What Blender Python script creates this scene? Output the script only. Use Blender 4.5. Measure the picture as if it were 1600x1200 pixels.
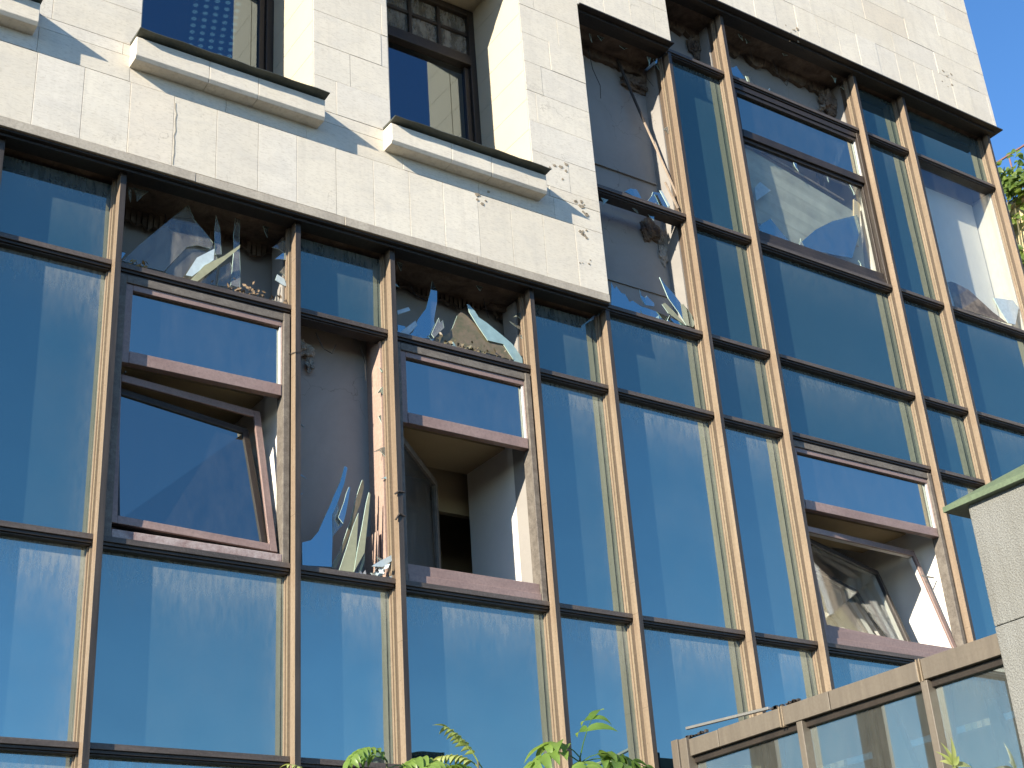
import bpy, bmesh, math, random
from mathutils import Vector, Matrix, noise
random.seed(7)
for o in list(bpy.data.objects): bpy.data.objects.remove(o)
C = bpy.context.scene.collection
SC = bpy.context.scene
# ---------------------------------------------------------------- camera
cam = bpy.data.cameras.new('camera'); cam.sensor_width = 36; cam.lens = 2242.32/1600*36
cam.clip_start = .05; cam.clip_end = 3000
co = bpy.data.objects.new('camera', cam); C.objects.link(co)
RX, RY, RZ = (.826727,-.558794,-.065359), (-.200125,-.400661,.894103), (-.525806,-.7261,-.443066)
M = Matrix(((RX[0],RY[0],RZ[0],0),(RX[1],RY[1],RZ[1],-6.72),(RX[2],RY[2],RZ[2],1.6),(0,0,0,1)))
co.matrix_world = M; SC.camera = co
# ---------------------------------------------------------------- light
SUN = Vector((-2.65,-1.0,1.13)).normalized()
EL = math.asin(SUN.z); AZ = math.atan2(SUN.x, SUN.y)      # azimuth clockwise from +Y
w = bpy.data.worlds.new('World'); SC.world = w; w.use_nodes = True
nt = w.node_tree; bg = nt.nodes['Background']
sky = nt.nodes.new('ShaderNodeTexSky'); sky.sky_type = 'NISHITA'; sky.sun_disc = False
sky.sun_elevation = EL; sky.sun_rotation = AZ; sky.air_density = .85; sky.dust_density = .35; sky.ozone_density = 2.6; sky.altitude = 1500
hs = nt.nodes.new('ShaderNodeHueSaturation'); hs.inputs['Saturation'].default_value = 1.16; hs.inputs['Value'].default_value = 1.1
nt.links.new(sky.outputs[0], hs.inputs['Color']); nt.links.new(hs.outputs[0], bg.inputs[0]); bg.inputs[1].default_value = .125
sl = bpy.data.lights.new('sun', 'SUN'); sl.energy = 5.0; sl.angle = math.radians(.5); sl.color = (1,.90,.74)
so = bpy.data.objects.new('sun', sl); C.objects.link(so); so.rotation_euler = SUN.to_track_quat('Z','Y').to_euler()
so.location = (-20,-10,10)
SC.view_settings.view_transform = 'Standard'; SC.view_settings.look = 'None'; SC.view_settings.gamma = 1
SC.view_settings.use_curve_mapping = False; SC.view_settings.exposure = 1.18
SC.render.engine = 'CYCLES'
try:
    SC.cycles.max_bounces = 8; SC.cycles.transparent_max_bounces = 16; SC.cycles.caustics_reflective = False
except Exception: pass

# ---------------------------------------------------------------- helpers
def link(o): C.objects.link(o); return o
def mesh(name, bm, mat, parent=None, bevel=0, smooth=False):
    me = bpy.data.meshes.new(name); 
    bmesh.ops.recalc_face_normals(bm, faces=bm.faces[:])
    bm.to_mesh(me); bm.free()
    for m in (mat if isinstance(mat,(list,tuple)) else [mat]): me.materials.append(m)
    o = link(bpy.data.objects.new(name, me))
    if parent: o.parent = parent
    if bevel:
        b = o.modifiers.new('bevel','BEVEL'); b.width = bevel; b.segments = 2; b.limit_method='ANGLE'; b.harden_normals=False
    if smooth:
        for p in me.polygons: p.use_smooth = True
    return o
def empty(name, loc=(0,0,0), rz=0, parent=None):
    o = link(bpy.data.objects.new(name, None)); o.location = loc; o.rotation_euler = (0,0,rz); o.empty_display_size=.1
    if parent: o.parent = parent
    return o
def tag(o, label=None, cat=None, group=None, kind=None):
    if label: o['label'] = label
    if cat: o['category'] = cat
    if group: o['group'] = group
    if kind: o['kind'] = kind
    return o
def box(bm, x0,x1,y0,y1,z0,z1, mi=0, mat=None):
    vs = [bm.verts.new((x,y,z)) for z in (z0,z1) for y in (y0,y1) for x in (x0,x1)]
    if mat is not None:
        for v in vs: v.co = mat @ v.co
    fs = []
    for f in ((0,1,3,2),(4,6,7,5),(0,4,5,1),(2,3,7,6),(0,2,6,4),(1,5,7,3)):
        q = bm.faces.new([vs[i] for i in f]); q.material_index = mi; fs.append(q)
    return fs
def bx(name, b, mat, parent=None, bevel=0):
    bm = bmesh.new()
    for q in (b if isinstance(b[0],(list,tuple)) else [b]): box(bm,*q)
    return mesh(name, bm, mat, parent, bevel)
def prism(bm, pts, y0, y1, mi=0):
    """polygon in the x,z plane pulled from y0 to y1"""
    a = [bm.verts.new((x,y0,z)) for x,z in pts]; b = [bm.verts.new((x,y1,z)) for x,z in pts]
    n = len(pts)
    for f in ([a, b[::-1]]): bm.faces.new(f).material_index = mi
    for i in range(n): bm.faces.new((a[i],b[i],b[(i+1)%n],a[(i+1)%n])).material_index = mi
def tube(bm, pts, r0, r1=None, seg=6, mi=0):
    r1 = r0 if r1 is None else r1; rings=[]
    P=[Vector(p) for p in pts]
    for i,p in enumerate(P):
        d = (P[min(i+1,len(P)-1)]-P[max(i-1,0)]).normalized()
        u = d.orthogonal().normalized(); v = d.cross(u); r = r0+(r1-r0)*i/max(1,len(P)-1)
        if i and rings:
            # keep the rings aligned
            pu=(rings[-1][0].co-P[i-1]); u=(pu-d*pu.dot(d)).normalized(); v=d.cross(u)
        rings.append([bm.verts.new(p+(u*math.cos(t)+v*math.sin(t))*r) for t in [2*math.pi*k/seg for k in range(seg)]])
    for a,b in zip(rings,rings[1:]):
        for k in range(seg): bm.faces.new((a[k],a[(k+1)%seg],b[(k+1)%seg],b[k])).material_index=mi
    bm.faces.new(rings[0]); bm.faces.new(rings[-1])

# ---------------------------------------------------------------- materials
class N:
    """tiny node helper"""
    def __init__(s, name):
        s.m = bpy.data.materials.new(name); s.m.use_nodes = True; s.t = s.m.node_tree; s.t.nodes.clear()
        s.out = s.n('ShaderNodeOutputMaterial')
    def n(s, typ, **kw):
        q = s.t.nodes.new(typ)
        for k,v in kw.items():
            if k in q.inputs.keys() if isinstance(k,str) else False: q.inputs[k].default_value = v
            else: setattr(q,k,v)
        return q
    def l(s,a,b): s.t.links.new(a,b)
    def coord(s, kind='Object', scale=(1,1,1)):
        c = s.n('ShaderNodeTexCoord'); m = s.n('ShaderNodeMapping'); m.inputs['Scale'].default_value = scale
        s.l(c.outputs[kind], m.inputs[0]); return m.outputs[0]
    def noise(s, vec, scale, detail=4, rough=.55, dist=0):
        q = s.n('ShaderNodeTexNoise'); q.inputs['Scale'].default_value=scale; q.inputs['Detail'].default_value=detail
        q.inputs['Roughness'].default_value=rough; q.inputs['Distortion'].default_value=dist; s.l(vec,q.inputs['Vector']); return q.outputs['Fac']
    def ramp(s, fac, stops):
        q = s.n('ShaderNodeValToRGB'); e = q.color_ramp.elements
        while len(e)<len(stops): e.new(.5)
        for k,(p,c) in zip(e,stops): k.position=p; k.color = (c,c,c,1) if isinstance(c,(int,float)) else (*c,1)
        s.l(fac,q.inputs[0]); return q.outputs[0]
    def math(s, op, a, b=0, clamp=False):
        q = s.n('ShaderNodeMath'); q.operation=op; q.use_clamp=clamp
        for i,x in enumerate((a,b)):
            if isinstance(x,(int,float)): q.inputs[i].default_value=x
            else: s.l(x,q.inputs[i])
        return q.outputs[0]
    def mix(s, f, a, b, typ='MIX'):
        q = s.n('ShaderNodeMix'); q.data_type='RGBA'; q.blend_type=typ
        for i,x in ((0,f),(6,a),(7,b)):
            if isinstance(x,(int,float)) and i==0: q.inputs[0].default_value=x
            elif isinstance(x,(tuple,list)): q.inputs[i].default_value=(*x,1)
            else: s.l(x,q.inputs[i])
        return q.outputs[2]
    def bump(s, h, strength=.3, dist=.01):
        q = s.n('ShaderNodeBump'); q.inputs['Strength'].default_value=strength; q.inputs['Distance'].default_value=dist
        s.l(h,q.inputs['Height']); return q.outputs[0]
    def princ(s, col, rough=.6, metal=0, bump=None, spec=.5):
        q = s.n('ShaderNodeBsdfPrincipled')
        for k,x in (('Base Color',col),('Roughness',rough),('Metallic',metal)):
            if isinstance(x,(int,float)): q.inputs[k].default_value=x
            elif isinstance(x,(tuple,list)): q.inputs[k].default_value=(*x,1)
            else: s.l(x,q.inputs[k])
        q.inputs['Specular IOR Level'].default_value = spec
        if bump is not None: s.l(bump,q.inputs['Normal'])
        return q.outputs[0]
    def shmix(s, f, a, b):
        q = s.n('ShaderNodeMixShader')
        if isinstance(f,(int,float)): q.inputs[0].default_value=f
        else: s.l(f,q.inputs[0])
        s.l(a,q.inputs[1]); s.l(b,q.inputs[2]); return q.outputs[0]
    def done(s, sh): s.l(sh, s.out.inputs[0]); return s.m

def worn(name, c1, c2, scale=6, rough=.55, metal=0, stretch=(1,1,.25), bump=.15, speck=None, c3=None):
    a = N(name); v = a.coord('Object', stretch)
    f = a.ramp(a.noise(v, scale, 6, .65), [(.35,0),(.65,1)])
    col = a.mix(f, c1, c2)
    v2 = a.coord('Object'); f2 = a.noise(v2, 60, 5, .7)
    col = a.mix(a.ramp(f2,[(.42,.0),(.7,.45)]), col, c3 or tuple(x*.45 for x in c1))
    if speck: col = a.mix(a.ramp(a.noise(v2,220,3,.6),[(.62,0),(.7,.6)]), col, speck)
    r = a.math('ADD', a.math('MULTIPLY', f2, .3), rough-.15)
    return a.done(a.princ(col, r, metal, a.bump(f2, bump, .002)))

def stone_mat():
    a = N('stone_cladding'); v = a.coord('Object')
    at = a.n('ShaderNodeAttribute'); at.attribute_name='tone'
    base = a.mix(at.outputs['Fac'], (.60,.55,.455), (.66,.612,.515))
    at2 = a.n('ShaderNodeAttribute'); at2.attribute_name='hue'
    base = a.mix(a.ramp(at2.outputs['Fac'],[(.7,0),(.9,.3)]), base, (.60,.575,.53))
    base = a.mix(a.ramp(at2.outputs['Fac'],[(.0,.22),(.12,0)]), base, (.62,.50,.38))
    vs = a.coord('Object',(1.0,1,2.2))
    cl = a.noise(vs, 3.2, 8, .62, 1.2)
    base = a.mix(a.ramp(cl,[(.42,0),(.72,.35)]), base, (.42,.40,.37))
    base = a.mix(a.ramp(a.noise(v,1.4,5,.6,.6),[(.45,0),(.75,.22)]), base, (.50,.42,.29))
    fine = a.noise(a.coord('Object',(1,1,4)), 26, 8, .7)
    base = a.mix(a.ramp(fine,[(.35,.35),(.5,0)]), base, (.33,.28,.21))
    # thin veins / cracks
    vo = a.n('ShaderNodeTexVoronoi'); vo.feature='DISTANCE_TO_EDGE'; vo.inputs['Scale'].default_value=1.5
    nz = a.n('ShaderNodeTexNoise'); nz.inputs['Scale'].default_value=5; nz.inputs['Detail'].default_value=5; a.l(v,nz.inputs['Vector'])
    mx = a.n('ShaderNodeVectorMath'); mx.operation='MULTIPLY_ADD'; a.l(nz.outputs['Color'],mx.inputs[0]); mx.inputs[1].default_value=(.8,.8,.8); a.l(v,mx.inputs[2])
    a.l(mx.outputs[0],vo.inputs['Vector'])
    ve = a.math('MULTIPLY', a.ramp(vo.outputs['Distance'],[(0,1),(.009,0)]), a.ramp(a.noise(v,1.1,2),[(.52,0),(.62,.55)]))
    base = a.mix(ve, base, (.25,.21,.16))
    # rain streaks
    st = a.noise(a.coord('Object',(7,1,.35)), 2.2, 6, .7)
    base = a.mix(a.ramp(st,[(.5,0),(.8,.35)]), base, (.40,.37,.32))
    pit = a.ramp(a.noise(v,90,3,.5),[(.66,0),(.72,1)])
    base = a.mix(a.math('MULTIPLY',pit,.35), base, (.3,.25,.18))
    h = a.math('ADD', a.math('MULTIPLY',fine,.6), a.math('MULTIPLY',pit,-.6))
    h = a.math('ADD', h, a.math('MULTIPLY',cl,.8))
    return a.done(a.princ(base, .75, 0, a.bump(h,.35,.004), .25))
def coated_glass():
    """mirror coated spandrel glass, dirt along its top and right edges"""
    a = N('blue_coated_glass'); uv = a.coord('UV'); sp = a.n('ShaderNodeSeparateXYZ'); a.l(uv, sp.inputs[0])
    oi = a.n('ShaderNodeObjectInfo')
    v = a.coord('Object',(1,1,.22)); v3 = a.coord('Object')
    st = a.noise(v, 45, 6, .7); big = a.noise(v3, 3.0, 5, .6)
    # distance from the top edge in metres is in v-coordinate 'edge'
    at = a.n('ShaderNodeAttribute'); at.attribute_name='top'
    top = a.math('POWER', a.math('SUBTRACT',1, a.math('MULTIPLY', at.outputs['Fac'], 1.8), True), 2.2)
    ar = a.n('ShaderNodeAttribute'); ar.attribute_name='side'
    side = a.math('POWER', a.math('SUBTRACT',1, a.math('MULTIPLY', ar.outputs['Fac'], 5), True), 2)
    e = a.math('ADD', a.math('MULTIPLY',top,1.0), a.math('MULTIPLY',side,.5), True)
    d = a.math('MULTIPLY', a.math('MULTIPLY', e, a.ramp(st,[(.32,.25),(.62,1)])), a.ramp(big,[(.3,.55),(.7,1)]))
    dirt = a.math('ADD', a.math('MULTIPLY', d, .52), a.math('MULTIPLY', a.ramp(big,[(.35,.004),(.75,.042)]), a.ramp(st,[(.3,.6),(.7,1)])), True)
    ad = a.n('ShaderNodeAttribute'); ad.attribute_name='dirt_mirror'; dirt = a.math('MULTIPLY', dirt, ad.outputs['Fac'])
    vh = a.math('ADD', .8, a.math('MULTIPLY', oi.outputs['Random'], .3))
    tint = a.mix(oi.outputs['Random'], (.58,.77,.70), (.72,.88,.80))
    wav = a.bump(a.noise(v3,1.3,2), .16, .03)
    g = a.n('ShaderNodeBsdfGlossy'); g.inputs['Roughness'].default_value=.012; a.l(tint,g.inputs['Color']); a.l(wav,g.inputs['Normal'])
    df = a.n('ShaderNodeBsdfDiffuse'); df.inputs['Color'].default_value=(.014,.036,.045,1)
    fr = a.n('ShaderNodeFresnel'); fr.inputs[0].default_value=1.7
    fac = a.math('ADD', a.math('ADD', .045, a.math('MULTIPLY', ad.outputs['Fac'], .34)), fr.outputs[0], True)  # upper rows mirror less: darker high sky put into the reflectance
    s1 = a.shmix(fac, df.outputs[0], g.outputs[0])
    dd = a.n('ShaderNodeBsdfDiffuse'); dd.inputs['Color'].default_value=(.42,.41,.36,1)
    return a.done(a.shmix(dirt, s1, dd.outputs[0]))
def clear_glass(name, base_ref=.1, tint=(.8,.9,.9), refl=(.9,.95,1), dirt=.03, ior=1.6, rough=.01, lo=.4, hi=2.4):
    a = N(name); v = a.coord('Object')
    t = a.n('ShaderNodeBsdfTransparent'); t.inputs[0].default_value=(*tint,1)
    g = a.n('ShaderNodeBsdfGlossy'); g.inputs['Roughness'].default_value=rough; g.inputs['Color'].default_value=(*refl,1)
    ge = a.n('ShaderNodeNewGeometry'); dt = a.n('ShaderNodeVectorMath'); dt.operation='DOT_PRODUCT'
    a.l(ge.outputs['Normal'],dt.inputs[0]); a.l(ge.outputs['Incoming'],dt.inputs[1])
    c5 = a.math('POWER', a.math('SUBTRACT', 1, a.math('ABSOLUTE', dt.outputs['Value'])), 5); r0 = ((ior-1)/(ior+1))**2
    fac = a.math('ADD', base_ref+r0, a.math('MULTIPLY', c5, 1-r0), True)
    s1 = a.shmix(fac, t.outputs[0], g.outputs[0])
    dd = a.n('ShaderNodeBsdfDiffuse'); dd.inputs['Color'].default_value=(.5,.48,.43,1)
    sm = a.ramp(a.noise(a.coord('Object',(1,1,.4)),14,6,.7,.2),[(.35,dirt*lo),(.75,dirt*hi)])
    return a.done(a.shmix(sm, s1, dd.outputs[0]))
def plain(name, col, rough=.6, metal=0, nscale=8, amount=.25, bump=.1, dark=None):
    a = N(name); v = a.coord('Object'); f = a.noise(v, nscale, 7, .65)
    c = a.mix(a.ramp(f,[(.35,0),(.7,amount*1.6)]), col, dark or tuple(x*.55 for x in col))
    return a.done(a.princ(c, rough, metal, a.bump(f,bump,.004)))
def leaf_mat(name, c1, c2, trans=(.35,.6,.08)):
    a = N(name); v = a.coord('Object'); oi = a.n('ShaderNodeAttribute'); oi.attribute_name='tone'
    col = a.mix(oi.outputs['Fac'], c1, c2); col = a.mix(a.ramp(a.noise(v,25,4),[(.4,0),(.7,.3)]), col, tuple(x*.5 for x in c1))
    p = a.princ(col,.42,0,None,.5); t = a.n('ShaderNodeBsdfTranslucent'); t.inputs[0].default_value=(*trans,1)
    return a.done(a.shmix(.38,p,t.outputs[0]))
def rough_concrete(name, col, dark, scale=9):
    a = N(name); v = a.coord('Object')
    f = a.noise(v, scale, 10, .7, .4); g = a.noise(v, 1.5, 5, .6)
    c = a.mix(a.ramp(f,[(.35,0),(.65,1)]), col, dark); c = a.mix(a.ramp(g,[(.45,0),(.7,.4)]), c, dark)
    return a.done(a.princ(c,.9,0,a.bump(f,.8,.03),.2))
def painted_wall():
    a = N('stained_plaster'); v = a.coord('Object')
    g = a.noise(v, 1.8, 7, .65, .6); f = a.noise(v, 30, 6, .7)
    c = a.mix(a.ramp(g,[(.4,0),(.7,.6)]), (.285,.27,.25), (.20,.19,.18))
    c = a.mix(a.ramp(f,[(.55,0),(.75,.35)]), c, (.25,.22,.20))
    vo = a.n('ShaderNodeTexVoronoi'); vo.feature='DISTANCE_TO_EDGE'; vo.inputs['Scale'].default_value=2.1
    nz = a.n('ShaderNodeTexNoise'); nz.inputs['Scale'].default_value=4; nz.inputs['Detail'].default_value=4; a.l(v,nz.inputs['Vector'])
    mx = a.n('ShaderNodeVectorMath'); mx.operation='MULTIPLY_ADD'; a.l(nz.outputs['Color'],mx.inputs[0]); mx.inputs[1].default_value=(.5,.5,.5); a.l(v,mx.inputs[2]); a.l(mx.outputs[0],vo.inputs['Vector'])
    k = a.math('MULTIPLY', a.ramp(vo.outputs['Distance'],[(0,1),(.006,0)]), a.ramp(a.noise(v,1.3,2),[(.5,0),(.6,.7)]))
    c = a.mix(k, c, (.12,.10,.09))
    return a.done(a.princ(c,.85,0,a.bump(f,.25,.004),.2))
def stucco():
    a = N('grey_roughcast'); v = a.coord('Object'); f = a.noise(v, 120, 4, .6); g=a.noise(v,2.2,5)
    c = a.mix(a.ramp(f,[(.4,0),(.62,1)]), (.18,.182,.17), (.245,.248,.23)); c = a.mix(a.ramp(g,[(.4,0),(.7,.3)]), c, (.15,.145,.12)); c = a.mix(a.ramp(a.noise(a.coord('Object',(5,5,.3)),2,5,.7),[(.5,0),(.75,.5)]), c, (.12,.115,.10))
    return a.done(a.princ(c,.9,0,a.bump(f,.9,.012),.2))

mt = {}
mt['stone'] = stone_mat()
mt['reveal'] = plain('cream_reveal_stone', (.50,.44,.325), .8, 0, 5, .22, .2, (.42,.37,.28))
mt['trim'] = worn('weathered_stone_trim', (.33,.29,.235),(.43,.385,.31), 7, .75, 0, (1,1,.15))
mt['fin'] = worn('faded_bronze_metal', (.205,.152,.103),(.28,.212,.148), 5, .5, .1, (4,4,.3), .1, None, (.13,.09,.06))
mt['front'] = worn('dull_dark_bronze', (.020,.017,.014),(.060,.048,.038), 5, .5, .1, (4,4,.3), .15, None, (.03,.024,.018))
mt['bead'] = worn('pale_bronze_bead', (.215,.165,.11),(.27,.212,.145), 5, .5, .1, (4,4,.3))
mt['neck'] = worn('dark_metal_groove', (.07,.05,.035),(.11,.08,.055), 5, .6)  # groove metal darker than the fin beside it
mt['transom'] = worn('brown_transom_metal', (.055,.045,.038),(.11,.088,.074), 6, .5, .15, (.3,4,4), .2, (.26,.22,.18))
mt['dark'] = worn('dark_bronze_metal', (.026,.020,.016),(.045,.034,.026), 5, .45, .2)
mt['soffit'] = worn('dark_soffit_metal', (.012,.010,.008),(.025,.018,.013), 4, .55, .1)
mt['sash'] = worn('plum_brown_paint', (.215,.145,.125),(.27,.19,.165), 6, .42, 0, (.5,1,1), .12, (.4,.33,.32))
mt['peel'] = worn('peeling_plum_paint', (.22,.15,.14),(.42,.36,.34), 13, .7, 0, (1,1,1), .6, (.5,.45,.42), (.12,.07,.065))
mt['wfw'] = worn('sooty_frame', (.10,.085,.07),(.17,.15,.125), 18, .7, 0, (.6,1,1), .4, (.36,.33,.29))
mt['white'] = plain('white_paint', (.62,.61,.58), .5, 0, 12, .12)
mt['glass'] = coated_glass()
mt['vglass'] = clear_glass('vision_glass', .34, (.16,.18,.20), (.82,.93,.86), .015, 1.7)
mt['uglass'] = clear_glass('dark_window_glass', .15, (.16,.18,.20), (.70,.85,1.0), .004, 1.6)
mt['cglass'] = clear_glass('thin_clear_glass', .02, (.96,.97,.95), (.9,.95,1), .012, 1.45)
mt['pglass'] = clear_glass('porch_glass', .30, (.62,.72,.70), (.85,.95,.93), .07, 1.5, .006, .8, 1.2)
mt['s_clear'] = clear_glass('broken_clear_glass', .05, (.74,.73,.66), (.9,.95,1), .10, 1.45)
mt['s_clear2'] = clear_glass('broken_smoky_glass', .10, (.55,.60,.58), (.9,.95,1), .16, 1.5)
mt['s_blue'] = clear_glass('broken_coated_glass', .48, (.22,.27,.30), (.60,.80,.82), .03, 1.6)
mt['s_teal'] = plain('broken_dusty_pale_glass', (.24,.36,.38), .25, 0, 18, .3)
mt['s_pale'] = plain('broken_pale_glass', (.42,.50,.53), .2, 0, 30, .3)
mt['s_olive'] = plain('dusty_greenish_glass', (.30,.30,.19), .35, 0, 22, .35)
mt['s_moss'] = plain('reflected_foliage_and_litter', (.085,.085,.045), .4, 0, 16, .8, .6, (.16,.12,.08))  # dark foliage reflection put into the glass colour; also colours litter
mt['s_cornice'] = plain('cornice_reflection_glass', (.22,.175,.125), .3, 0, 9, .9, .3, (.06,.045,.03))  # reflected cornice put into the brown glass colour
mt['edge'] = plain('bright_green_glass_edge', (.50,.66,.60), .15, 0, 30, .2)  # pale green glass edge with its glint put into the colour
mt['conc'] = rough_concrete('rough_broken_concrete', (.42,.39,.34), (.14,.12,.10))
mt['soot'] = rough_concrete('sooty_concrete', (.20,.15,.11), (.07,.052,.04), 7)
mt['wall'] = painted_wall()
mt['room'] = plain('matt_white_room_paint', (.74,.715,.66), .8, 0, 3, .10)
mt['ochre'] = plain('ochre_room_paint', (.42,.33,.19), .8, 0, 3, .2)
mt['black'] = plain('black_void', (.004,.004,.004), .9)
mt['wood'] = worn('weathered_wood', (.26,.20,.15),(.38,.30,.22), 8, .8, 0, (4,4,.3), .4)
mt['bwood'] = worn('dark_and_shaded_wood', (.022,.018,.016),(.05,.04,.035), 8, .8, 0, (4,4,.3), .4)
mt['steel'] = plain('grey_metal', (.30,.29,.27), .4, .5)
mt['porch'] = worn('taupe_porch_metal', (.118,.10,.080),(.155,.133,.105), 4, .5, .1, (1,6,.4), .1, None, (.10,.08,.058))
mt['stucco'] = stucco()
mt['green'] = worn('green_painted_metal', (.095,.13,.075),(.12,.16,.095), 4, .5)
mt['paving'] = plain('asphalt_paving', (.055,.052,.05), .9, 0, 30, .4)
mt['leaf'] = leaf_mat('fresh_leaf', (.085,.17,.03), (.19,.28,.06), (.33,.5,.08))
mt['vine'] = leaf_mat('vine_leaf', (.055,.10,.02), (.17,.23,.05), (.25,.35,.06))
mt['leafy'] = leaf_mat('young_yellow_leaf', (.26,.34,.09), (.42,.46,.18), (.6,.65,.15))
mt['bark'] = plain('green_brown_bark', (.11,.10,.05), .8, 0, 20, .4)
mt['debris'] = plain('dry_litter', (.20,.14,.085), .9, 0, 40, .6, .6)
mt['ybrick'] = None
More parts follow.
